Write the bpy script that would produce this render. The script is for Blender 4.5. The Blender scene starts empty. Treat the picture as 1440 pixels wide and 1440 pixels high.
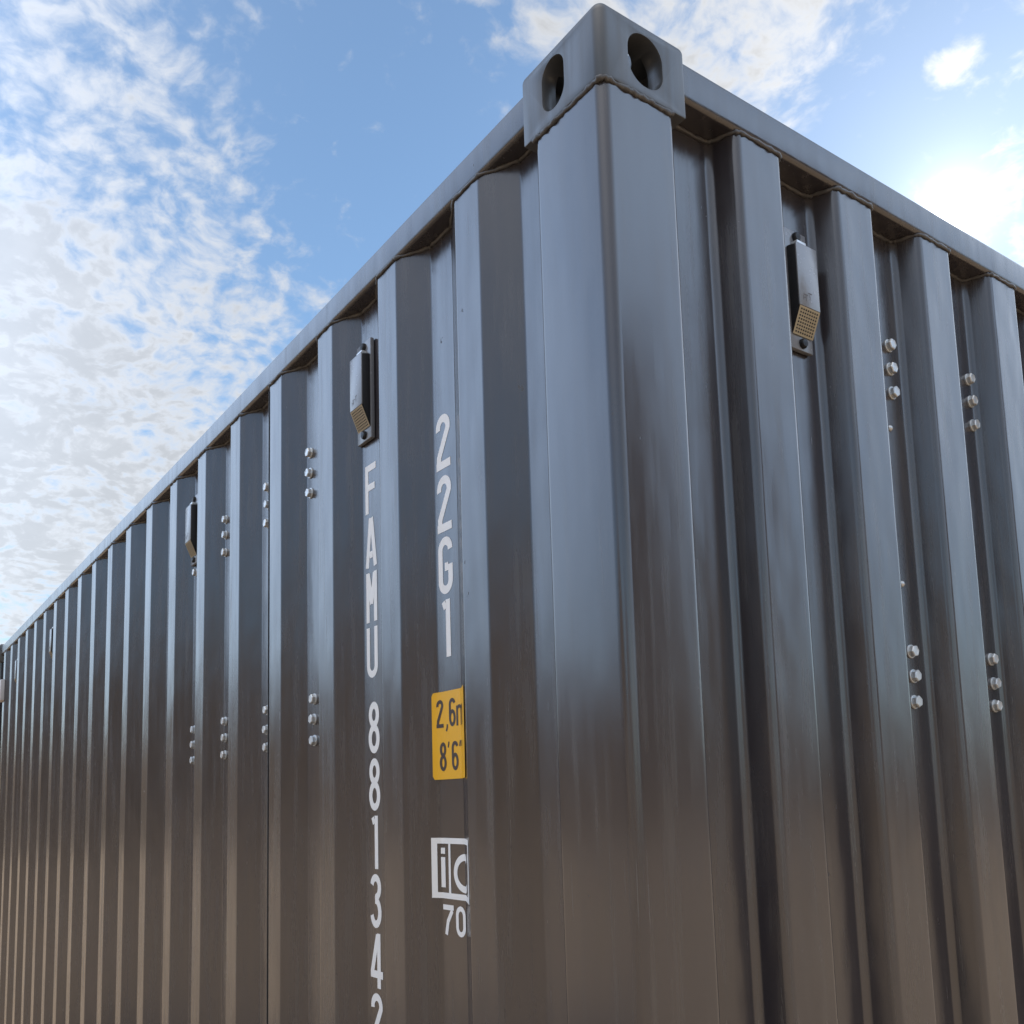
import bpy, bmesh, math, random
from mathutils import Vector, Matrix
random.seed(7)
sc = bpy.context.scene
COL = sc.collection
R = math.radians

# ------------------------------------------------------------------ camera
cd = bpy.data.cameras.new("camera")
cam = bpy.data.objects.new("camera", cd)
COL.objects.link(cam)
sc.camera = cam
CAM = Vector((0.864, -0.7918, 1.5023))
az, el, roll = R(144.5501), R(7.1048), R(1.6477)
fw = Vector((math.cos(el)*math.cos(az), math.cos(el)*math.sin(az), math.sin(el)))
rt = fw.cross(Vector((0, 0, 1))).normalized()
dn = fw.cross(rt)
r2 = rt*math.cos(roll) + dn*math.sin(roll)
d2 = dn*math.cos(roll) - rt*math.sin(roll)
M = Matrix((r2, -d2, -fw)).transposed().to_4x4()
M.translation = CAM
cam.matrix_world = M
cd.sensor_width = 36
cd.lens = 36*1329.07/1440
cd.shift_y = 240/1440
cd.clip_start = 0.05
cd.clip_end = 3000

# ------------------------------------------------------------------ sky, sun, exposure
SUN = Vector((-0.3963, 0.7694, 0.5010)).normalized()
sun_el = math.asin(SUN.z)
sun_rot = math.atan2(SUN.x, SUN.y)
world = bpy.data.worlds.new("World")
sc.world = world
world.use_nodes = True
nt = world.node_tree
for n in list(nt.nodes):
    nt.nodes.remove(n)


class NB:
    """small node-building helper"""
    def __init__(s, nt):
        s.nt = nt

    def add(s, t, **kw):
        n = s.nt.nodes.new(t)
        for k, v in kw.items():
            setattr(n, k, v)
        return n

    def put(s, sock, v):
        if hasattr(v, 'is_output') or isinstance(v, bpy.types.NodeSocket):
            s.nt.links.new(v, sock)
        elif isinstance(v, (tuple, list, Vector)) and len(v) == 3 and sock.type == 'RGBA':
            sock.default_value = (*v, 1)
        else:
            sock.default_value = v

    def m(s, op, a, b=0.0, c=None, clamp=False):
        n = s.add('ShaderNodeMath', operation=op, use_clamp=clamp)
        s.put(n.inputs[0], a)
        s.put(n.inputs[1], b)
        if c is not None:
            s.put(n.inputs[2], c)
        return n.outputs[0]

    def v(s, op, a, b=(0, 0, 0), scale=None):
        n = s.add('ShaderNodeVectorMath', operation=op)
        s.put(n.inputs[0], a)
        s.put(n.inputs[1], b)
        if scale is not None:
            s.put(n.inputs['Scale'], scale)
        return n.outputs['Value'] if op in ('DOT_PRODUCT', 'LENGTH') else n.outputs[0]

    def noise(s, vec, scale, detail=4, rough=.5, dist=0.0, dim='3D'):
        n = s.add('ShaderNodeTexNoise', noise_dimensions=dim)
        s.put(n.inputs['Vector'], vec)
        n.inputs['Scale'].default_value = scale
        n.inputs['Detail'].default_value = detail
        n.inputs['Roughness'].default_value = rough
        n.inputs['Distortion'].default_value = dist
        return n.outputs[0]

    def mix(s, f, a, b, bt='MIX'):
        n = s.add('ShaderNodeMix', data_type='RGBA', blend_type=bt)
        s.put(n.inputs[0], f)
        s.put(n.inputs[6], a)
        s.put(n.inputs[7], b)
        return n.outputs[2]

    def ramp(s, x, a, b, lo=0.0, hi=1.0, smooth=True):
        n = s.add('ShaderNodeMapRange', interpolation_type='SMOOTHSTEP' if smooth else 'LINEAR')
        s.put(n.inputs[0], x)
        for i, q in zip((1, 2, 3, 4), (a, b, lo, hi)):
            s.put(n.inputs[i], q)
        return n.outputs[0]


b = NB(nt)
STR = 0.1
CLOUD_LIT, CLOUD_DIM = (5.2, 5.3, 5.45), (3.9, 3.95, 4.0)
FRONT = 2.0
SKYTINT = (.98, 1.05, 1.04)
FILL_W, FILL_E, FILL_Z = (4.6, 7.0, 11.4), (5.6, 7.8, 11.2), (12.5, 12.0, 11.5)
sky = b.add('ShaderNodeTexSky', sky_type='NISHITA', sun_disc=False)
sky.sun_elevation = sun_el
sky.sun_rotation = sun_rot
sky.altitude = 50
sky.air_density = 1.0
sky.dust_density = 0.02
sky.ozone_density = 1.6
tc = b.add('ShaderNodeTexCoord')
D = b.v('NORMALIZE', tc.outputs['Generated'])
sep = b.add('ShaderNodeSeparateXYZ')
b.put(sep.inputs[0], D)
zz = b.m('ADD', b.m('MAXIMUM', sep.outputs[2], 0.0), 0.22)
cmb = b.add('ShaderNodeCombineXYZ')
b.put(cmb.inputs[0], b.m('DIVIDE', sep.outputs[0], zz))
b.put(cmb.inputs[1], b.m('DIVIDE', sep.outputs[1], zz))
P = cmb.outputs[0]                                   # a flat cloud layer overhead


def blob(d, deg, amp):
    k = 2.0/(R(deg)**2)
    dot = b.v('DOT_PRODUCT', D, Vector(d).normalized())
    e = b.m('EXPONENT', b.m('MULTIPLY', b.m('SUBTRACT', dot, 1.0), k))
    return b.m('MULTIPLY', e, amp)


cov = 0.0
for d, deg, amp in [
        ((-.8650, .1118, .4891), 3.6, .30), ((-.92, .02, .44), 9, .22), ((-.7937, .1247, .5955), 6, .10),
        ((-.9338, .1388, .3298), 9, .40), ((-.8861, .2470, .3921), 7, .06), ((-.96, .1, .2), 12, .2),
        ((-.8265, .2948, .4796), 5, .12), ((-.5669, .4767, .6719), 3.6, .34),
        ((-.4627, .6172, .6364), 3.6, .42), ((-.52, .57, .64), 3.0, .16), ((-.3700, .7190, .5885), 1.1, .50), ((-.3565, .7240, .5908), 1.1, .42), ((-.346, .7235, .5970), 1.0, .50),
        ((-.6976, .3585, .6204), 7.5, -.40), ((-.7105, .4543, .5374), 8.0, -.36),
        ((-.4282, .7093, .5600), 4.5, -.50), ((-.3539, .7028, .6171), 2.6, -.30), ((-.32, .75, .58), 5, -.25),
        ((-.8264, .0881, .5561), 2.2, -.25), ((-.775, .20, .60), 3.0, .04),
        # unseen sky behind the camera: clouds added and cleared to shape the wall light
        ((.15, -.40, .90), 28, .30), ((.02, -.90, .42), 30, -.70), ((.62, -.62, .4), 26, -.40),
        ((-.70, -.50, .52), 26, .12), ((.66, .52, .55), 24, .10)]:
    cov = b.m('ADD', cov, blob(d, deg, amp))
warp = b.add('ShaderNodeTexNoise')
b.put(warp.inputs['Vector'], P)
warp.inputs['Scale'].default_value = 5.0
warp.inputs['Detail'].default_value = 4
Pw = b.v('ADD', P, b.v('SCALE', b.v('SUBTRACT', warp.outputs['Color'], (.5, .5, .5)), scale=0.12))
n1 = b.noise(Pw, 27.0, 8, .56)
n2 = b.noise(Pw, 5.0, 6, .55)
f = b.m('ADD', b.m('MULTIPLY', b.m('SUBTRACT', n1, .5), 2.0), b.m('MULTIPLY', b.m('SUBTRACT', n2, .5), 0.85))
f = b.m('ADD', f, cov)
dens = b.ramp(f, -0.28, 0.56)
dens = b.m('MULTIPLY', dens, 0.93)
thick = b.ramp(f, 0.25, 0.75)                         # thick cloud bodies are greyer underneath
shade = b.ramp(b.m('ADD', b.m('MULTIPLY', thick, .45), b.m('MULTIPLY', b.noise(Pw, 9.0, 6, .6), .8)), .42, .95)
cl = b.mix(shade, CLOUD_LIT, CLOUD_DIM)
sd = b.v('DOT_PRODUCT', D, SUN)


def lobe(deg, amp):
    k = 2.0/(R(deg)**2)
    return b.m('MULTIPLY', b.m('EXPONENT', b.m('MULTIPLY', b.m('SUBTRACT', sd, 1.0), k)), amp)


# front-lit clouds across from the sun, brightened out of view to light the walls
front = b.ramp(sd, .35, -.45, 1.0, FRONT)
cl = b.mix(1.0, cl, front, 'MULTIPLY')
# thin cloud and air shine close round the sun
cl = b.mix(1.0, cl, b.mix(1.0, (1, .96, .88), lobe(9, 2.0), 'MULTIPLY'), 'ADD')
base = b.mix(1.0, sky.outputs[0], SKYTINT, 'MULTIPLY')
out = b.mix(dens, base, cl)
# glow added to the unseen sky to brighten the walls and their reflections
for d, deg, colr in [((-.70, -.48, .53), 24, FILL_W), ((-.90, -.30, .30), 17, (5.0, 6.0, 7.2)), ((.66, .56, .50), 25, FILL_E), ((.20, -.42, .88), 30, FILL_Z),
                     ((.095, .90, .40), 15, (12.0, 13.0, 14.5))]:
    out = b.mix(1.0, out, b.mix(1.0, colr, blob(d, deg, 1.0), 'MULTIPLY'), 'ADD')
aur = b.m('ADD', b.m('ADD', lobe(.8, 40.0), lobe(2.0, 3.0)), b.m('ADD', lobe(4.5, 1.3), lobe(14, 1.9)))
out = b.mix(1.0, out, b.mix(1.0, (1, .98, .95), aur, 'MULTIPLY'), 'ADD')
bg = b.add('ShaderNodeBackground')
b.put(bg.inputs[0], out)
bg.inputs[1].default_value = STR
wo = b.add('ShaderNodeOutputWorld')
nt.links.new(bg.outputs[0], wo.inputs[0])

sl = bpy.data.lights.new("sun", 'SUN')
sl.energy = 5.0
sl.angle = R(0.53)
sl.color = (1, .95, .87)
so = bpy.data.objects.new("sun", sl)
so.rotation_euler = (-SUN).to_track_quat('-Z', 'Y').to_euler()
COL.objects.link(so)

sc.view_settings.view_transform = 'Standard'
sc.view_settings.look = 'None'
sc.view_settings.gamma = 1
sc.view_settings.exposure = 0.52


# ------------------------------------------------------------------ materials
def material(name):
    m = bpy.data.materials.new(name)
    m.use_nodes = True
    nb = NB(m.node_tree)
    bs = m.node_tree.nodes['Principled BSDF']
    return m, nb, bs


def coords(nb, sx=1, sy=1, sz=1):
    t = nb.add('ShaderNodeTexCoord')
    mp = nb.add('ShaderNodeMapping')
    nb.put(mp.inputs[0], t.outputs['Object'])
    mp.inputs['Scale'].default_value = (sx, sy, sz)
    return mp.outputs[0]


def bump(nb, bs, h, dist, strength=1.0):
    n = nb.add('ShaderNodeBump')
    nb.put(n.inputs['Height'], h)
    n.inputs['Distance'].default_value = dist
    n.inputs['Strength'].default_value = strength
    nb.put(bs.inputs['Normal'], n.outputs[0])


def paint(name, col, rough=.235, ior=1.9, wave=1.0):
    """anthracite enamel: streaked gloss, orange peel, dust, tiny chips"""
    m, nb, bs = material(name)
    st = nb.noise(coords(nb, 1, 1, .06), 55, 5, .6)          # vertical brush / rain streaks
    cloud = nb.noise(coords(nb), 3.0, 5, .6)
    fine = nb.noise(coords(nb), 900, 2, .6)
    c = nb.mix(nb.ramp(cloud, .35, .75), tuple(x*.90 for x in col), tuple(x*1.10 for x in col))
    c = nb.mix(nb.ramp(st, .48, .80, 0, .30), c, (.105, .095, .085))       # dried dust in the streaks
    scr = nb.m('MULTIPLY', nb.ramp(nb.noise(coords(nb, 1, 1, .012), 210, 2, .5), .66, .72),
               nb.ramp(nb.noise(coords(nb, 1, 1, .5), 5.0, 4, .7), .56, .72))          # fine vertical scuffs
    c = nb.mix(nb.m('MULTIPLY', scr, .55), c, (.16, .155, .15))
    grime = nb.ramp(nb.noise(coords(nb, 1, 1, .14), 9, 6, .68), .54, .74)               # dull washed-down grime
    c = nb.mix(nb.m('MULTIPLY', grime, .45), c, (.062, .048, .036))
    chips = nb.ramp(nb.noise(coords(nb, 1, 1, .6), 42, 3, .7), .735, .75)
    c = nb.mix(nb.m('MULTIPLY', chips, .7), c, (.02, .018, .018))
    nb.put(bs.inputs['Base Color'], c)
    r = nb.m('ADD', nb.m('ADD', nb.ramp(st, .3, .75, rough*.78, rough*1.28), nb.m('ADD', nb.m('MULTIPLY', grime, .10), nb.m('MULTIPLY', scr, .15))), nb.m('MULTIPLY', nb.m('SUBTRACT', cloud, .5), .16))
    nb.put(bs.inputs['Roughness'], nb.m('ADD', r, nb.m('MULTIPLY', chips, .3)))
    bs.inputs['IOR'].default_value = ior
    wav = nb.noise(coords(nb, 1, 1, .40), 9.0, 2, .5)
    h = nb.m('ADD', nb.m('MULTIPLY', wav, 1.0*wave), nb.m('MULTIPLY', fine, .014))
    h = nb.m('ADD', h, nb.m('MULTIPLY', st, .03))
    bump(nb, bs, h, .0040)
    return m


ANTH = (.037, .032, .036)
PAINT = paint("anthracite_enamel", ANTH)
POSTP = paint("post_enamel", ANTH, rough=.19, wave=.40)
CASTP = paint("cast_steel_enamel", (.064, .066, .070), rough=.38, ior=1.7, wave=.5)


def weldmat():
    m, nb, bs = material("painted_weld_bead")
    n = nb.noise(coords(nb), 130, 4, .6)
    nb.put(bs.inputs['Base Color'], nb.mix(nb.ramp(n, .45, .75), (.070, .068, .070), (.11, .10, .09)))
    bs.inputs['Roughness'].default_value = .42
    bs.inputs['IOR'].default_value = 1.6
    bump(nb, bs, n, .002)
    return m


WELD = weldmat()


def simple(name, col, rough=.5, metal=0.0, var=.12, scale=60, bmp=0.0, ior=1.5):
    m, nb, bs = material(name)
    n = nb.noise(coords(nb), scale, 4, .6)
    nb.put(bs.inputs['Base Color'], nb.mix(n, tuple(x*(1-var) for x in col), tuple(min(1, x*(1+var)) for x in col)))
    nb.put(bs.inputs['Roughness'], nb.ramp(n, .2, .8, rough*.8, rough*1.2))
    bs.inputs['Metallic'].default_value = metal
    bs.inputs['IOR'].default_value = ior
    if bmp:
        bump(nb, bs, n, bmp)
    return m


ZINC = simple("zinc_plated_steel", (.66, .68, .69), .34, .55, .15, 260, .0004)
VINYL = simple("white_vinyl_lettering", (.88, .87, .85), .45, 0, .04, 40)
YEL = simple("yellow_vinyl_sticker", (.86, .45, .008), .40, 0, .05, 25)
INK = simple("dark_sticker_print", (.055, .035, .025), .5, 0, .1, 50)
BLACKP = simple("black_vent_plastic", (.010, .010, .012), .55, 0, .1, 80)
GREYP = simple("grey_vent_plastic", (.20, .205, .22), .24, 0, .06, 120, .0003, 1.75)
GRILLE = simple("vent_grille_reflected_gold", (.38, .30, .18), .5, 0, .1, 120)  # golden tint paints the brown ground's reflection into the plastic
HOLE = simple("vent_hole_shadow_plastic", (.012, .010, .010), .8, 0, .05, 80)
JOINT = simple("dark_panel_sealant", (.012, .012, .014), .6, 0, .1, 80)


# ------------------------------------------------------------------ mesh helpers
ORG = Vector((-3.029, 1.219, 0.0))                  # base of the container


class MB:
    def __init__(s):
        s.v, s.f, s.mi, s.n = [], [], [], None

    def quad(s, a, b_, c, d, mi=0):
        i = len(s.v)
        s.v += [a, b_, c, d]
        s.f.append((i, i+1, i+2, i+3))
        s.mi.append(mi)

    def box(s, lo, hi, mi=0):
        x0, y0, z0 = lo
        x1, y1, z1 = hi
        i = len(s.v)
        s.v += [(x0, y0, z0), (x1, y0, z0), (x1, y1, z0), (x0, y1, z0), (x0, y0, z1), (x1, y0, z1), (x1, y1, z1), (x0, y1, z1)]
        for q in ((0, 3, 2, 1), (4, 5, 6, 7), (0, 1, 5, 4), (1, 2, 6, 5), (2, 3, 7, 6), (3, 0, 4, 7)):
            s.f.append(tuple(i+k for k in q))
            s.mi.append(mi)

    def prism(s, poly, f3, h0, h1, mi=0):
        """poly: 2-D outline; f3(a, b, h) -> 3-D point"""
        n = len(poly)
        i = len(s.v)
        s.v += [f3(a, c, h0) for a, c in poly] + [f3(a, c, h1) for a, c in poly]
        for k in range(n):
            l = (k+1) % n
            s.f.append((i+k, i+l, i+n+l, i+n+k))
            s.mi.append(mi)
        s.f.append(tuple(i+k for k in reversed(range(n))))
        s.f.append(tuple(i+n+k for k in range(n)))
        s.mi += [mi, mi]

    def tube(s, pts, r, seg=8, jit=0.0):
        pts = [Vector(p) for p in pts]
        i0 = len(s.v)
        rr = r
        for k, p in enumerate(pts):
            t = (pts[min(k+1, len(pts)-1)]-pts[max(k-1, 0)]).normalized()
            u = t.cross(Vector((.31, .22, .93)))
            if u.length < .05:
                u = t.cross(Vector((.9, -.3, .1)))
            u.normalize()
            w = t.cross(u)
            rr = r*(1+random.uniform(-jit, jit))
            o = (u*random.uniform(-1, 1)+w*random.uniform(-1, 1))*r*jit*.35
            for j in range(seg):
                a = 2*math.pi*j/seg
                s.v.append(tuple(p+o+u*(rr*math.cos(a))+w*(rr*math.sin(a))))
        for k in range(len(pts)-1):
            for j in range(seg):
                l = (j+1) % seg
                s.f.append((i0+k*seg+j, i0+k*seg+l, i0+(k+1)*seg+l, i0+(k+1)*seg+j))
                s.mi.append(0)

    def build(s, name, mats, parent=None, origin=None, angle=30, bevel=0.0, bseg=2, recalc=True):
        o3 = Vector(origin) if origin else (ORG.copy() if parent is not None else Vector((0, 0, 0)))
        me = bpy.data.meshes.new(name)
        me.from_pydata([tuple(Vector(p)-o3) for p in s.v], [], s.f)
        mats = mats if isinstance(mats, (list, tuple)) else [mats]
        for m in mats:
            me.materials.append(m)
        for p, k in zip(me.polygons, s.mi):
            p.material_index = k
        if recalc or bevel:
            bm = bmesh.new()
            bm.from_mesh(me)
            bmesh.ops.remove_doubles(bm, verts=bm.verts, dist=1e-6)
            if recalc:
                bmesh.ops.recalc_face_normals(bm, faces=bm.faces)
            if bevel:
                ed = [e for e in bm.edges if len(e.link_faces) == 2 and e.calc_face_angle(0) > R(25)]
                bmesh.ops.bevel(bm, geom=ed, offset=bevel, segments=bseg, profile=.5, affect='EDGES', clamp_overlap=True)
            bm.to_mesh(me)
            bm.free()
        me.shade_smooth()
        me.set_sharp_from_angle(angle=R(angle))
        ob = bpy.data.objects.new(name, me)
        COL.objects.link(ob)
        if parent is not None:
            ob.parent = parent
            ob.location = o3 - world_loc(parent)
        else:
            ob.location = o3
        return ob


def world_loc(o):
    p = Vector(o.location)
    while o.parent:
        o = o.parent
        p += Vector(o.location)
    return p


def fillet(pts, rad, seg=5):
    """round the corners of an open 2-D polyline; returns points and exact normals (left of travel)"""
    out = []
    n = len(pts)
    P2 = [Vector(p) for p in pts]
    for i, p in enumerate(P2):
        if i == 0 or i == n-1:
            t = (P2[1]-P2[0] if i == 0 else P2[-1]-P2[-2]).normalized()
            out.append((p, Vector((-t.y, t.x))))
            continue
        r = rad[i] if isinstance(rad, (list, tuple)) else rad
        a = (P2[i-1]-p).normalized()
        c = (P2[i+1]-p).normalized()
        ang = a.angle(c)
        if r <= 0 or abs(ang-math.pi) < 1e-3:
            t = (c-a).normalized()
            out.append((p, Vector((-t.y, t.x))))
            continue
        d = r/math.tan(ang/2)
        n0 = Vector((a.y, -a.x))                        # travel dir = -a ; left normal of -a
        n1 = Vector((-c.y, c.x))
        p0, p1 = p+a*d, p+c*d
        sgn = 1 if (n0.dot(c) > 0) else -1
        cen = p0+n0*(r*sgn)
        for k in range(seg+1):
            u = k/seg
            nn = n0.lerp(n1, u).normalized()
            # slerp for even spacing
            th = n0.angle(n1)
            nn = (n0*math.sin((1-u)*th)+n1*math.sin(u*th))/math.sin(th) if th > 1e-5 else n0
            out.append((cen-nn*(r*sgn), nn))
    return out


def sheet(name, prof, f3, z0, z1, m, parent, thick=.002):
    """vertical corrugated sheet from a filleted profile, with exact normals"""
    v, nrm, fa = [], [], []
    for (p, n) in prof:
        for z in (z0, z1):
            v.append(Vector(f3(p.x, p.y, z))-ORG)
            nrm.append(Vector(f3(n.x, n.y, 0))-Vector(f3(0, 0, 0)))
    for i in range(len(prof)-1):
        fa.append((2*i, 2*i+2, 2*i+3, 2*i+1))
    me = bpy.data.meshes.new(name)
    me.from_pydata(v, [], fa)
    me.materials.append(m)
    me.shade_smooth()
    # orient faces with the normals
    if me.polygons[0].normal.dot(nrm[0]) < 0:
        me.flip_normals()
    me.normals_split_custom_set_from_vertices([n.normalized() for n in nrm])
    ob = bpy.data.objects.new(name, me)
    COL.objects.link(ob)
    ob.parent = parent
    ob.location = (0, 0, 0)
    return ob


# ------------------------------------------------------------------ ground
def structure(o):
    o['kind'] = 'structure'
    return o


def ground_mat():
    m, nb, bs = material("dry_gravel_soil")
    big = nb.noise(coords(nb), .35, 6, .6)
    sm = nb.noise(coords(nb), 22, 6, .65)
    c = nb.mix(nb.ramp(big, .3, .7), (.31, .215, .13), (.42, .30, .185))
    c = nb.mix(nb.ramp(sm, .4, .75, 0, .6), c, (.13, .10, .075))
    nb.put(bs.inputs['Base Color'], c)
    bs.inputs['Roughness'].default_value = .9
    bump(nb, bs, sm, .02)
    return m


GROUND = ground_mat()
g = MB()
g.quad((-900, -900, 0), (900, -900, 0), (900, 900, 0), (-900, 900, 0))
structure(g.build("ground", GROUND))


def bank_mat():
    m, nb, bs = material("reflection_bank_soil")
    big = nb.noise(coords(nb), .22, 6, .65)
    sm = nb.noise(coords(nb), 3, 6, .65)
    c = nb.mix(nb.ramp(big, .38, .62), (.24, .16, .095), (.085, .065, .04))
    c = nb.mix(nb.ramp(sm, .4, .75, 0, .6), c, (.13, .095, .06))
    nb.put(bs.inputs['Base Color'], c)
    bs.inputs['Roughness'].default_value = .95
    bump(nb, bs, sm, .3)
    return m


def reflection_bank():
    """unseen made-up ridge, shaped for its reflection in the glossy paint"""
    mb = MB()
    N = 720
    rows = []
    rnd = random.Random(3)
    ph = [rnd.uniform(0, 6.28) for _ in range(8)]
    for i in range(N+1):
        a = 360.0*i/N
        e = 4.0
        for c, w, h in ((50, 22, 2.0), (272, 20, 11.0), (225, 38, 5.5), (314, 17, 8.0), (150, 25, -2.5)):
            dd = (a-c+180) % 360-180
            e += h*math.exp(-(dd/w)**2)
        e += 22.0*math.exp(-((a-38.5)/10.5)**4)           # unseen steep mass added to darken the post's reflection
        e += 1.0*math.sin(R(a)*9+ph[0])+.7*math.sin(R(a)*23+ph[1])+.8*math.sin(R(a)*57+ph[2])+.6*rnd.uniform(-1, 1)
        e = max(e, 1.2)
        rad = 60+4*math.sin(R(a)*5+ph[3])
        h = rad*math.tan(R(e))
        row = []
        for k in range(9):
            u = k/8
            rr = rad-26+u*38
            zz_ = h*(math.sin(min(u/.68, 1)*math.pi/2)**1.6) if u < .68 else h*math.cos((u-.68)/.32*math.pi/2)
            row.append((rr*math.cos(R(a)), rr*math.sin(R(a)), zz_-.06))
        rows.append(row)
    for i in range(N):
        for k in range(8):
            mb.quad(rows[i][k], rows[i+1][k], rows[i+1][k+1], rows[i][k+1])
    structure(mb.build("reflection_bank", bank_mat(), angle=80))


reflection_bank()

# ------------------------------------------------------------------ the container
cont = bpy.data.objects.new("shipping_container", None)
COL.objects.link(cont)
cont.location = ORG
cont['label'] = "anthracite grey corrugated steel shipping container with white serial lettering and a yellow height sticker"
cont['category'] = "shipping container"
LX, LY, HZ = 6.058, 2.438, 2.591

# ---- side and end sheets
SO, SI = .010, .046                                  # side sheet: outer / inner plane
RX0, RP, RW, RS = -.390, .2813, .072, .068           # first rib's left edge, pitch, rib width, slope
EO, ED = .012, .0456                                 # end sheet: outer recess, depth
EY0, EP, EW, ES = .287, .246, .103, .018


def side_ctrl(last):
    c = [(-.150, SI)]
    for n in range(20):
        xl = RX0-n*RP
        c += [(xl+RW+RS, SI), (xl+RW, SO), (xl, SO), (xl-RS, SI)]
    c.append((last, SI))
    return c


side_prof = fillet(side_ctrl(-LX+.14), .012, 6)
zb, zt = .15, 2.52
# travel is towards -x: left normal of (-1,0) is (0,-1): outward for the visible long side
sheet("side_panel", side_prof, lambda x, y, z: (x, y, z), zb, zt, PAINT, cont)
sheet("side_panel", side_prof, lambda x, y, z: (x, LY-y, z), zb, zt, PAINT, cont)
ec = [(.13, EO+ED)]
for n in range(8):
    y0 = EY0+n*EP
    ec += [(y0-ES, EO+ED), (y0, EO), (y0+EW, EO), (y0+EW+ES, EO+ED)]
ec.append((LY-.13, EO+ED))
end_prof = [(p, -n) for p, n in fillet(ec, .0155, 8)]
# profile coordinates (y, recess); recess is measured inwards from x = 0
sheet("end_panel", end_prof, lambda y, d, z: (-d, y, z), zb, zt, PAINT, cont)

# ---- corner posts
def post_outline():
    c = [(-.159, .048), (-.159, .004), (-.004, .004), (-.004, .143), (-.052, .143)]
    f_ = fillet(c, [0, .013, .017, .013, 0], 10)
    return [(p.x, p.y) for p, _ in f_]+[(-.052, .048)]


for mx in (0, 1):
    for my in (0, 1):
        mb = MB()
        mb.prism(post_outline(), lambda a, c, h: (a if not mx else -LX-a, c if not my else LY-c, h), .116, 2.474)
        mb.build("corner_post", POSTP, cont, angle=40)


# ---- corner castings (a hollow block with shaped apertures, cut by boolean)
def stadium(cx, cz, w, h, rx, seg=10):
    pts = []
    for sx, sz, a0 in ((1, 1, 0), (-1, 1, 90), (-1, -1, 180), (1, -1, 270)):
        for k in range(seg+1):
            a = R(a0+90*k/seg)
            pts.append((cx+sx*(w/2-rx)+rx*math.cos(a), cz+sz*(h/2-rx)+rx*math.sin(a)))
    return pts


def make_casting():
    o = Vector((-.089, .081, 2.532))
    mb = MB()
    mb.box((-.178, 0, 2.473), (0, .162, 2.591))
    bm = bmesh.new()
    body = mb.build("corner_casting", CASTP, cont, origin=o)
    bm.from_mesh(body.data)
    # generous foundry rounding on the outer upright edge and the top edges, small elsewhere
    big = [e for e in bm.edges if (abs(e.verts[0].co.z-.059) < 1e-4 and abs(e.verts[1].co.z-.059) < 1e-4)
           or (abs(e.verts[0].co.x-.089) < 1e-4 and abs(e.verts[1].co.x-.089) < 1e-4 and abs(e.verts[0].co.y+.081) < 1e-4 and abs(e.verts[1].co.y+.081) < 1e-4)]
    bmesh.ops.bevel(bm, geom=big, offset=.016, segments=8, profile=.5, affect='EDGES')
    sm = [e for e in bm.edges if len(e.link_faces) == 2 and e.calc_face_angle(0) > R(50)]
    bmesh.ops.bevel(bm, geom=sm, offset=.003, segments=2, profile=.5, affect='EDGES')
    bm.to_mesh(body.data)
    bm.free()
    cuts = []

    def cut(name, fn):
        c = MB()
        fn(c)
        ob = c.build(name, CASTP, None, origin=o)
        md = body.modifiers.new(name, 'BOOLEAN')
        md.operation = 'DIFFERENCE'
        md.solver = 'EXACT'
        md.object = ob
        cuts.append(ob)

    cut("cavity", lambda c: c.box((-.150, .026, 2.479), (-.030, .136, 2.563)))
    cut("side_aperture", lambda c: c.prism(stadium(-.104, 2.529, .051, .080, .0254), lambda a, z, h: (a, h, z), -.02, .05))
    cut("end_aperture", lambda c: c.prism(stadium(.0845, 2.528, .066, .080, .031), lambda a, z, h: (h, a, z), -.05, .02))
    cut("top_aperture", lambda c: c.prism(stadium(-.092, .078, .112, .064, .031), lambda a, y, h: (a, y, h), 2.55, 2.62))
    dg = bpy.context.evaluated_depsgraph_get()
    me = bpy.data.meshes.new_from_object(body.evaluated_get(dg))
    body.modifiers.clear()
    body.data = me
    me.name = "corner_casting"
    for c in cuts:
        d = c.data
        bpy.data.objects.remove(c)
        bpy.data.meshes.remove(d)
    bm = bmesh.new()
    bm.from_mesh(me)
    bmesh.ops.remove_doubles(bm, verts=bm.verts, dist=1e-5)
    rim = [e for e in bm.edges if len(e.link_faces) == 2 and e.calc_face_angle(0) > R(60)]
    bmesh.ops.bevel(bm, geom=rim, offset=.0022, segments=2, profile=.5, affect='EDGES', clamp_overlap=True)
    bm.to_mesh(me)
    bm.free()
    me.shade_smooth()
    me.set_sharp_from_angle(angle=R(35))
    return body


def mirrored(me, sx, sy, sz):
    m2 = me.copy()
    bm = bmesh.new()
    bm.from_mesh(m2)
    bmesh.ops.scale(bm, vec=(sx, sy, sz), verts=bm.verts)
    if sx*sy*sz < 0:
        bmesh.ops.reverse_faces(bm, faces=bm.faces)
    bm.to_mesh(m2)
    bm.free()
    m2.shade_smooth()
    m2.set_sharp_from_angle(angle=R(35))
    return m2


cast = make_casting()
for mx in (0, 1):
    for my in (0, 1):
        for mz in (0, 1):
            if mx+my+mz == 0:
                continue
            c2 = cast.copy()
            c2.data = mirrored(cast.data, -1 if mx else 1, -1 if my else 1, -1 if mz else 1)
            COL.objects.link(c2)
            c2.parent = cont
            l = Vector((-.089, .081, 2.532))
            if mx:
                l.x = -LX-l.x
            if my:
                l.y = LY-l.y
            if mz:
                l.z = HZ-l.z
            c2.location = l-ORG

# ---- rails
RZ0, RZ1 = 2.515, 2.574


def rail(a, c):
    mb = MB()
    mb.box(a, c)
    return mb.build("top_rail", PAINT, cont, bevel=.009, bseg=5, angle=40)


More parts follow.
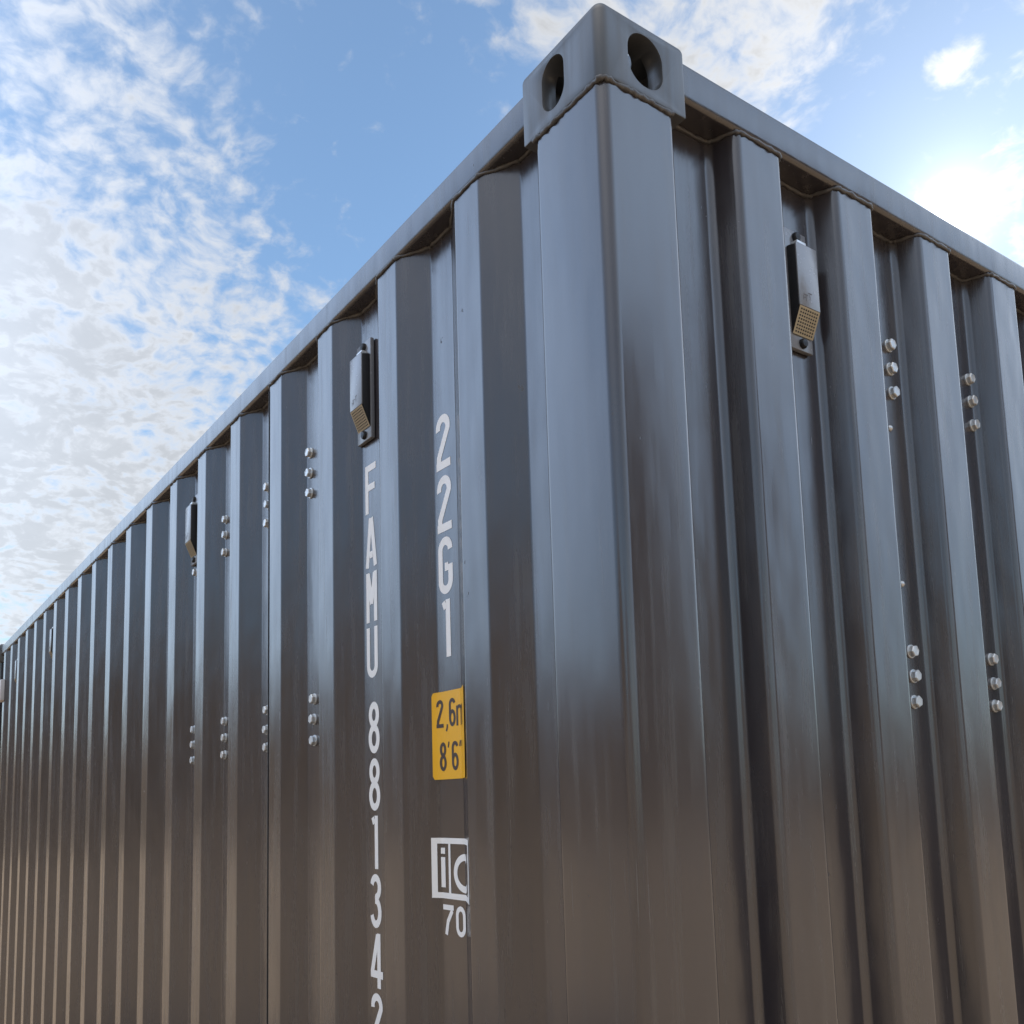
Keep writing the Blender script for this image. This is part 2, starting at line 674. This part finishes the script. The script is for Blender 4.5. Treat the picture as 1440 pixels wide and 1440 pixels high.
rail((-LX+.170, .010, RZ0), (-.170, .070, RZ1))
rail((-LX+.170, LY-.070, RZ0), (-.170, LY-.010, RZ1))
rail((-.070, .155, RZ0), (-.010, LY-.155, RZ1+.004))
rail((-LX+.010, .155, RZ0), (-LX+.070, LY-.155, RZ1))
for lo, hi in (((-LX+.17, .012, .016), (-.17, .060, .165)), ((-LX+.17, LY-.060, .016), (-.17, LY-.012, .165)),
               ((-.060, .155, .016), (-.012, LY-.155, .165)), ((-LX+.012, .155, .016), (-LX+.060, LY-.155, .165))):
    mb = MB()
    mb.box(lo, hi)
    mb.build("bottom_rail", PAINT, cont, bevel=.006)
mb = MB()
mb.box((-LX+.072, .072, 2.566), (-.072, LY-.072, 2.578))
mb.build("roof", PAINT, cont)
mb = MB()
mb.box((-LX+.062, .062, .10), (-.062, LY-.062, .146))
mb.build("floor_deck", simple("plywood_deck", (.20, .13, .08), .8), cont)
for y0, y1 in ((.150, LY/2-.004), (LY/2+.004, LY-.150)):
    mb = MB()
    mb.box((-LX+.018, y0, .17), (-LX+.058, y1, 2.508))
    d = mb.build("door", PAINT, cont, bevel=.006)
    for yy in (y0+.28, y1-.28):
        bar = MB()
        bar.tube([(-LX-.002, yy, z) for z in (.12, 1.3, 2.54)], .017, 12)
        bar.build("lock_rod", ZINC, d)

# ---- weld beads
wb = MB()
pts = []
for (p, n), (q, n_) in zip(side_prof[:-1], side_prof[1:]):
    k = max(1, int((q-p).length/.009))
    for j in range(k):
        w = p.lerp(q, j/k)
        nn = n.lerp(n_, j/k)
        pts.append((w.x+nn.x*.001, w.y+nn.y*.001, RZ0-.0005+random.uniform(-.0014, .0006)))
pts = [p for p in pts if p[0] < -.165 and p[0] > -LX+.16]
wb.tube(pts, .0034, 7, .35)
wb.build("weld_bead", WELD, cont, angle=80)
wb = MB()
pts = []
for (p, n), (q, n_) in zip(end_prof[:-1], end_prof[1:]):
    k = max(1, int((q-p).length/.009))
    for j in range(k):
        w = p.lerp(q, j/k)
        nn = n.lerp(n_, j/k)
        pts.append((-(w.y+nn.y*.001), w.x+nn.x*.001, RZ0-.0005+random.uniform(-.0014, .0006)))
pts = [p for p in pts if .15 < p[1] < LY-.15]
wb.tube(pts, .0034, 7, .35)
wb.build("weld_bead", WELD, cont, angle=80)
wb = MB()                                            # under the casting, round the head of the post
pts = [(x, .0035, 2.4725) for x in [-.158+.006*i for i in range(24)]]
pts += [(-.014+.010*math.sin(R(a)), .0135-.010*math.cos(R(a)), 2.4725) for a in range(0, 91, 15)]
pts += [(-.0035, y, 2.4725) for y in [.018+.006*i for i in range(21)]]
pts = [(x+random.uniform(-.0008, .0008), y+random.uniform(-.0008, .0008), z+random.uniform(-.0016, .0008)) for x, y, z in pts]
wb.tube(pts, .0036, 8, .3)
wb.build("weld_bead", WELD, cont, angle=80)
wb = MB()                                            # rail butted against the casting
wb.tube([(-.1785, .0095+random.uniform(-.0006, .0006), z) for z in [RZ0+.003+.005*i for i in range(12)]], .003, 7, .4)
wb.build("weld_bead", WELD, cont, angle=80)
wb = MB()
wb.tube([(-.0095+random.uniform(-.0006, .0006), .1625, z) for z in [RZ0+.003+.005*i for i in range(12)]], .003, 7, .4)
wb.build("weld_bead", WELD, cont, angle=80)

# ---- vertical lap joint between two side sheets
xs = RX0-3*RP-.004
mb = MB()
mb.box((xs-.0022, SO-.0008, .17), (xs+.0010, SO+.006, 2.500))
mb.build("panel_joint", JOINT, cont)

# ------------------------------------------------------------------ bolts
def hex_bolt():
    """built along -y (outward from the long side), seat at the origin"""
    mb = MB()
    S = 20
    # washer
    rings = [(.0122, 0.0), (.0122, -.0022), (.0116, -.0028), (.0095, -.0028)]
    i0 = len(mb.v)
    for r_, y in rings:
        for k in range(S):
            a = 2*math.pi*k/S
            mb.v.append((r_*math.cos(a), y, r_*math.sin(a)))
    for j in range(len(rings)-1):
        for k in range(S):
            l = (k+1) % S
            mb.f.append((i0+j*S+k, i0+j*S+l, i0+(j+1)*S+l, i0+(j+1)*S+k))
            mb.mi.append(0)
    # hexagonal head with a chamfered, slightly dished face
    H = 6
    prof = [(.0104, -.0029, 0), (.0104, -.0096, 0), (.0092, -.0112, 0), (.0072, -.0113, 0), (.0068, -.0108, 0)]
    i0 = len(mb.v)
    for r_, y, _ in prof:
        for k in range(H):
            a = 2*math.pi*k/H
            mb.v.append((r_*math.cos(a), y, r_*math.sin(a)))
    for j in range(len(prof)-1):
        for k in range(H):
            l = (k+1) % H
            mb.f.append((i0+j*H+k, i0+j*H+l, i0+(j+1)*H+l, i0+(j+1)*H+k))
            mb.mi.append(0)
    mb.f.append(tuple(i0+(len(prof)-1)*H+k for k in range(H)))
    mb.mi.append(0)
    return mb


bolt0 = hex_bolt().build("bolt", ZINC, cont, origin=(0, 0, 0), angle=25)
used = [False]


def place_bolt(p, end=False):
    o = bolt0
    if used[0]:
        o = bolt0.copy()
        COL.objects.link(o)
        o.parent = cont
    used[0] = True
    o.location = Vector(p)-ORG
    spin = random.uniform(0, R(60))
    m_ = Matrix.Rotation(R(90), 4, 'Z') if end else Matrix.Identity(4)
    o.rotation_euler = (m_ @ Matrix.Rotation(spin, 4, 'Y')).to_euler()


for x in (-1.056, -1.334, -1.642, -1.914):
    for z in (1.735, 1.690, 1.645):
        place_bolt((x+random.uniform(-.002, .002), SI-.0002, z+random.uniform(-.002, .002)))
for x in (-1.073, -1.334, -1.652):
    for z in (2.296, 2.250, 2.203):
        place_bolt((x+random.uniform(-.002, .002), SI-.0002, z+random.uniform(-.002, .002)))
place_bolt((-1.917, SI-.0002, 2.203))
XE = -(EO+ED)+.0002
for y, zs in ((.722, (2.301, 2.256, 2.211)), (.993, (2.302, 2.257, 2.208)), (.715, (1.739, 1.696, 1.651)), (.981, (1.742, 1.696, 1.653))):
    for z in zs:
        place_bolt((XE, y+random.uniform(-.002, .002), z), True)


def rivet(p):
    mb = MB()
    S = 14
    rings = [(.0058, 0), (.0056, .0012), (.0040, .0034), (.0020, .0046), (.0004, .0049)]
    for r_, x in rings:
        for k in range(S):
            a = 2*math.pi*k/S
            mb.v.append((p[0]+x, p[1]+r_*math.cos(a), p[2]+r_*math.sin(a)))
    for j in range(len(rings)-1):
        for k in range(S):
            l = (k+1) % S
            mb.f.append((j*S+k, j*S+l, (j+1)*S+l, (j+1)*S+k))
            mb.mi.append(0)
    mb.build("rivet", ZINC, cont, origin=p, angle=60)


rivet((XE, .708, 2.142))
rivet((XE, .706, 1.858))


# ------------------------------------------------------------------ ventilators
def vent(f3, org):
    """f3(u, d, z): u along the wall, d outwards from the inner sheet plane"""
    def B(lo, hi, name, m, parent, bevel=0.0):
        mb = MB()
        us, ds, zs = (lo[0], hi[0]), (lo[1], hi[1]), (lo[2], hi[2])
        i = len(mb.v)
        mb.v += [f3(us[a], ds[b_], zs[c]) for c in (0, 1) for b_ in (0, 1) for a in (0, 1)]
        for q in ((0, 1, 3, 2), (4, 6, 7, 5), (0, 4, 5, 1), (1, 5, 7, 3), (3, 7, 6, 2), (2, 6, 4, 0)):
            mb.f.append(tuple(i+k for k in q))
            mb.mi.append(0)
        return mb.build(name, m, parent, origin=f3(0, 0, 2.33), bevel=bevel)
    # black body: wedge section (u extruded)
    mb = MB()
    sec = [(.0105, 2.252), (.0272, 2.293), (.0272, 2.398), (.0105, 2.402)]
    mb.prism(sec, lambda d, z, h: f3(h, d, z), -.0255, .0255)
    body = mb.build("vent", BLACKP, cont, origin=f3(0, 0, 2.33), bevel=.0012)
    B((-.034, .0015, 2.226), (.0275, .0100, 2.436), "base_plate", GREYP, body, .0015)
    # pale front cover with a small moulded mark
    B((-.0262, .0274, 2.291), (.0262, .0300, 2.400), "cover", GREYP, body, .0008)
    mk = MB()
    for (u0, u1, z0, z1) in ((-.017, -.0155, 2.301, 2.309), (-.0155, -.004, 2.3105, 2.3122), (-.010, -.0085, 2.301, 2.3095),
                             (-.0155, -.011, 2.3052, 2.3066), (-.003, .006, 2.3150, 2.3167), (.000, .0014, 2.305, 2.314)):
        mk.quad(f3(u0, .03025, z0), f3(u1, .03025, z0), f3(u1, .03025, z1), f3(u0, .03025, z1))
    mk.build("moulded_mark", INK, body, origin=f3(0, 0, 2.33), recalc=False)
    # perforated sloping grille
    a, c = Vector((.0290, 2.2905)), Vector((.0115, 2.250))
    L = (c-a).length
    t = (c-a)/L
    nn = Vector((-t.y, t.x))
    if nn.x < 0:
        nn = -nn
    gm = MB()

    def gp(u, s_, off):
        q = a+t*s_+nn*off
        return f3(u, q.x, q.y)
    gm.quad(gp(-.0255, 0, .0006), gp(.0255, 0, .0006), gp(.0255, L, .0006), gp(-.0255, L, .0006), 0)
    nr, ncol = 8, 8
    for i in range(nr):
        for j in range(ncol):
            u = -.0225+.045*(j+.5)/ncol
            s_ = .002+(L-.004)*(i+.5)/nr
            hu, hs = .0017, .0013
            gm.quad(gp(u-hu, s_-hs, .0009), gp(u+hu, s_-hs, .0009), gp(u+hu, s_+hs, .0009), gp(u-hu, s_+hs, .0009), 1)
    gm.build("grille", [GRILLE, HOLE], body, origin=f3(0, 0, 2.33), recalc=False)
    # fixing screws above and below
    for zc, r_ in ((2.238, .0085), (2.424, .0085)):
        s_ = MB()
        S = 14
        rings = [(r_, .0100), (r_, .0130), (r_*.75, .0165), (.0005, .0172)]
        for rr, d_ in rings:
            for k in range(S):
                an = 2*math.pi*k/S
                s_.v.append(f3(rr*math.cos(an), d_, zc+rr*math.sin(an)))
        for j in range(len(rings)-1):
            for k in range(S):
                l = (k+1) % S
                s_.f.append((j*S+k, j*S+l, (j+1)*S+l, (j+1)*S+k))
                s_.mi.append(0)
        s_.build("screw", BLACKP, body, origin=f3(0, 0, 2.33), angle=50)
    # small clip on top
    B((-.012, .0100, 2.404), (.012, .0220, 2.412), "clip", ZINC, body, .001)
    return body


for k in (0, 4, 12, 16):
    xc = -.783-RP*k
    vent(lambda u, d, z, xc=xc: (xc+u, SI-d, z), None)
vent(lambda u, d, z: (-(EO+ED)+d, .4605+u, z-.008), None)

# ------------------------------------------------------------------ pale box on the far door post
mb = MB()
mb.box((-5.80, -.012, 2.205), (-5.665, .030, 2.335))
mb.build("junction_box", simple("pale_grey_box_enamel", (.62, .60, .60), .5), cont, bevel=.004)['label'] = "pale grey box fixed near the far end of the long side"


# ------------------------------------------------------------------ lettering
def arc(cx, cy, rx, ry, a0, a1, n=14):
    return [(cx+rx*math.cos(R(a0+(a1-a0)*k/n)), cy+ry*math.sin(R(a0+(a1-a0)*k/n))) for k in range(n+1)]


def glyph(ch, W=.46, t=.13):
    """centre lines in a box W x 1"""
    a = t/2
    x0, x1, y0, y1 = a, W-a, a, 1-a
    cx, r = (x0+x1)/2, (x1-x0)/2
    ry = r*1.05
    if ch == '1':
        return [[(cx+.05, 0), (cx+.05, 1)], [(cx-.11, .885), (cx-.02, .93)]]
    if ch == '2':
        return [arc(cx, y1-ry, r, ry, 190, 0)[:1] + arc(cx, y1-ry, r, ry, 178, -12) + [(x0+.02, .23), (x0+.012, y0+.03)], [(x0-a, y0), (W, y0)]]
    if ch == 'F':
        return [[(x0, 0), (x0, 1)], [(x0+a, y1), (W, y1)], [(x0+a, .53), (W-.05, .53)]]
    if ch == 'A':
        return [[(x0-.01, 0), (cx-.02, 1)], [(cx+.02, 1), (x1+.01, 0)], [(x0+.10, .25), (x1-.10, .25)]]
    if ch == 'M':
        return [[(x0, 0), (x0, 1)], [(x1, 0), (x1, 1)], [(x0+.03, .97), (cx, .36)], [(x1-.03, .97), (cx, .36)]]
    if ch == 'U':
        return [[(x0, 1)]+arc(cx, y0+ry, r, ry, 180, 360)+[(x1, 1)]]
    if ch == '8':
        top = arc(cx, .745, r*.90, 1-a-.745, -90, 270, 28)
        bot = arc(cx, .285, r, .285-a, 90, 450, 28)
        return [top, bot]
    if ch == '3':
        return [arc(cx, .75, r*.95, 1-a-.75, 165, -75) + [(cx+.02, .515), (cx-.03, .515)], arc(cx, .29, r, .29-a, 75, -165)]
    if ch == '4':
        return [[(x1-.06, 1), (x1-.06, 0)], [(x1-.10, .97), (x0, .30)], [(x0-a, .25), (W+.03, .25)]]
    if ch == 'G':
        return [arc(cx, y1-ry, r, ry, 0, 180)+arc(cx, y0+ry, r, ry, 180, 360)+[(x1, .50)], [(x1-a, .47), (cx-.02, .47)]]
    if ch == '7':
        return [[(x0-a, y1), (W, y1)], [(x1, y1-a), (cx-.03, .45), (x0+.10, 0)]]
    if ch == '0':
        return [arc(cx, y1-ry, r, ry, 0, 180)+arc(cx, y0+ry, r, ry, 180, 360)+[(x1, y1-ry)]]
    if ch == '6':
        return [arc(cx, .30, r, .30-a, 90, 450, 28), arc(cx, y1-ry, r, ry, 15, 180)+[(x0, .32)]]
    if ch == 'm':
        q = (W-t)/4
        return [[(x0, 0), (x0, .70)], arc(x0+q, .70-q*1.2, q, q*1.2-.03, 180, 0, 10)+[(x0+2*q, 0)], arc(x0+3*q, .70-q*1.2, q, q*1.2-.03, 180, 0, 10)+[(x0+4*q, 0)]]
    if ch == ',':
        return [[(.07, .10), (.06, -.02), (.0, -.14)]]
    if ch == "'":
        return [[(.05, 1.0), (.0, .80)]]
    return []


def ribbon(line, w, step=.0035, closed=False):
    """flat strip (list of left/right pairs) along a 2-D polyline"""
    pts = [Vector(line[0])]
    for p in line[1:]:
        p = Vector(p)
        d_ = (p-pts[-1]).length
        if d_ < 1e-6:
            continue
        k = max(1, int(d_/step))
        s0 = pts[-1].copy()
        for j in range(1, k+1):
            pts.append(s0.lerp(p, j/k))
    closed = (pts[0]-pts[-1]).length < 1e-5 and len(pts) > 6
    out = []
    n = len(pts)
    for i, p in enumerate(pts):
        if closed:
            q0, q1 = pts[(i-1) % (n-1)] if i else pts[n-2], pts[(i+1) % (n-1)]
        else:
            q0, q1 = pts[max(i-1, 0)], pts[min(i+1, n-1)]
        a_, c_ = (p-q0), (q1-p)
        if a_.length < 1e-9:
            a_ = c_
        if c_.length < 1e-9:
            c_ = a_
        a_, c_ = a_.normalized(), c_.normalized()
        t_ = (a_+c_).normalized()
        nn = Vector((-t_.y, t_.x))
        k = 1/max(.6, nn.dot(Vector((-a_.y, a_.x))))
        out.append((p+nn*(w/2*k), p-nn*(w/2*k)))
    return out


def strokes(mb, lines, w, surf, lift, mi=0):
    """lay strokes given in metres on a surface function surf(u, z, off)"""
    for k, ln in enumerate(lines):
        st = ribbon(ln, w)
        off = lift+.00007*k
        for (l0, r0), (l1, r1) in zip(st[:-1], st[1:]):
            m0, m1 = (l0+r0)/2, (l1+r1)/2
            for A_, B_, C_, D_ in ((l0, m0, m1, l1), (m0, r0, r1, m1)):
                mb.quad(surf(A_.x, A_.y, off), surf(B_.x, B_.y, off), surf(C_.x, C_.y, off), surf(D_.x, D_.y, off), mi)


def put(mb, ch, u0, z0, h, width, w, surf, lift=.0004, mi=0, t=None):
    W = width/h
    t = t or w/h
    strokes(mb, [[(u0+x*h, z0+y*h) for x, y in ln] for ln in glyph(ch, W, t)], w, surf, lift, mi)


flat = lambda u, z, off: (u, SI-off, z)
mb = MB()
for ch, zt_, zb_ in (('2', 2.182, 2.083), ('2', 2.070, 1.970), ('G', 1.960, 1.859), ('1', 1.849, 1.749)):
    put(mb, ch, -.524, zb_, zt_-zb_, .047, .0145, flat)
mb.build("size_code_lettering", VINYL, cont, recalc=False)
mb = MB()
for k, ch in enumerate("FAMU"):
    put(mb, ch, -.803, 2.079-.1105*k, .100, .046, .0136, flat)
for k, ch in enumerate("8813422"):
    put(mb, ch, -.799, 1.600-.1095*k, .100, .046, .0136, flat)
mb.build("serial_number_lettering", VINYL, cont, recalc=False)

# curve followed by the stickers that bridge the folds
SC = [(-.5563, .0322), (-.5430, .0392), (-.5330, .0425), (-.520, .0443), (-.505, .0450), (-.460, .0450), (-.453, .0424), (-.447, .0393), (-.385, .0060)]
SL = [0.0]
for p, q in zip(SC[:-1], SC[1:]):
    SL.append(SL[-1]+math.hypot(q[0]-p[0], q[1]-p[1]))


def bent(u, z, off):
    s_ = u+.015
    s_ = min(max(s_, 0), SL[-1])
    for i in range(len(SC)-1):
        if s_ <= SL[i+1] or i == len(SC)-2:
            k = (s_-SL[i])/(SL[i+1]-SL[i])
            (xa, ya), (xb, yb) = SC[i], SC[i+1]
            tx, ty = (xb-xa)/(SL[i+1]-SL[i]), (yb-ya)/(SL[i+1]-SL[i])
            return (xa+(xb-xa)*k+ty*off, ya+(yb-ya)*k-tx*off, z)


def hugged(u, z, off):
    """same place, but pressed right down onto the corrugated sheet"""
    x, y, z = bent(u, z, 0)
    for (p, _), (q, _) in zip(side_prof[:-1], side_prof[1:]):
        if q.x <= x <= p.x and p.x-q.x > 1e-9:
            k = (p.x-x)/(p.x-q.x)
            t = (q-p).normalized()
            w = p.lerp(q, k)
            return (w.x-t.y*off, w.y+t.x*off, z)
    return (x, y, z)


def patch(mb, u0, u1, z0, z1, off, mi=0, rc=0.0, bent=bent):
    us = [u0]
    while us[-1] < u1-1e-6:
        us.append(min(us[-1]+.003, u1))
    for a_, c_ in zip(us[:-1], us[1:]):
        def zr(u):
            if rc <= 0:
                return 0
            e = min(u-u0, u1-u)
            return rc-math.sqrt(max(rc*rc-(rc-min(e, rc))**2, 0)) if e < rc else 0
        ra, rb = zr(a_), zr(c_)
        mb.quad(bent(a_, z0+ra, off), bent(c_, z0+rb, off), bent(c_, z1-rb, off), bent(a_, z1-ra, off), mi)


mb = MB()
patch(mb, -.001, .138, 1.541, 1.6905, .0005, 0, .006)
stk = mb.build("height_sticker", YEL, cont, recalc=False)
stk['label'] = "yellow height sticker with dark figures wrapped over a fold of the side panel"
mb = MB()
put(mb, '2', .0095, 1.629, .048, .020, .0064, bent, .0008)
put(mb, ',', .0375, 1.629, .048, .006, .0046, bent, .0008)
put(mb, '6', .0470, 1.629, .048, .021, .0064, bent, .0008)
put(mb, 'm', .0700, 1.629, .048, .034, .0058, bent, .0008)
put(mb, '8', .0165, 1.555, .049, .020, .0064, bent, .0008)
put(mb, "'", .0425, 1.555, .049, .006, .0040, bent, .0008)
put(mb, '6', .0535, 1.555, .049, .021, .0064, bent, .0008)
put(mb, "'", .0790, 1.555, .049, .006, .0040, bent, .0008)
put(mb, "'", .0865, 1.555, .049, .006, .0040, bent, .0008)
mb.build("sticker_print", INK, stk, recalc=False)

mb = MB()
Z0, Z1, B = 1.343, 1.443, .0095
U0, U1 = -.0075, .150
patch(mb, U0, U1, Z1-B, Z1, .0005, bent=hugged)
patch(mb, U0, U1, Z0, Z0+B, .0005, bent=hugged)
for a_, c_ in ((U0, U0+.0115), (.034, .0405), (U1-.016, U1)):
    patch(mb, a_, c_, Z0+B, Z1-B, .0005, bent=hugged)
patch(mb, .0110, .0235, 1.361, 1.411, .0005, bent=hugged)
patch(mb, .0110, .0235, 1.4165, 1.4265, .0005, bent=hugged)
strokes(mb, [arc(.0865, 1.3865, .0310, .0260, 50, 310, 28)], .011, hugged, .0005)
mb.build("owner_emblem", VINYL, cont, recalc=False)
mb = MB()
put(mb, '7', .0140, 1.284, .049, .033, .0085, hugged)
put(mb, '0', .0540, 1.284, .049, .0295, .0080, hugged)
mb.build("railway_code_lettering", VINYL, cont, recalc=False)
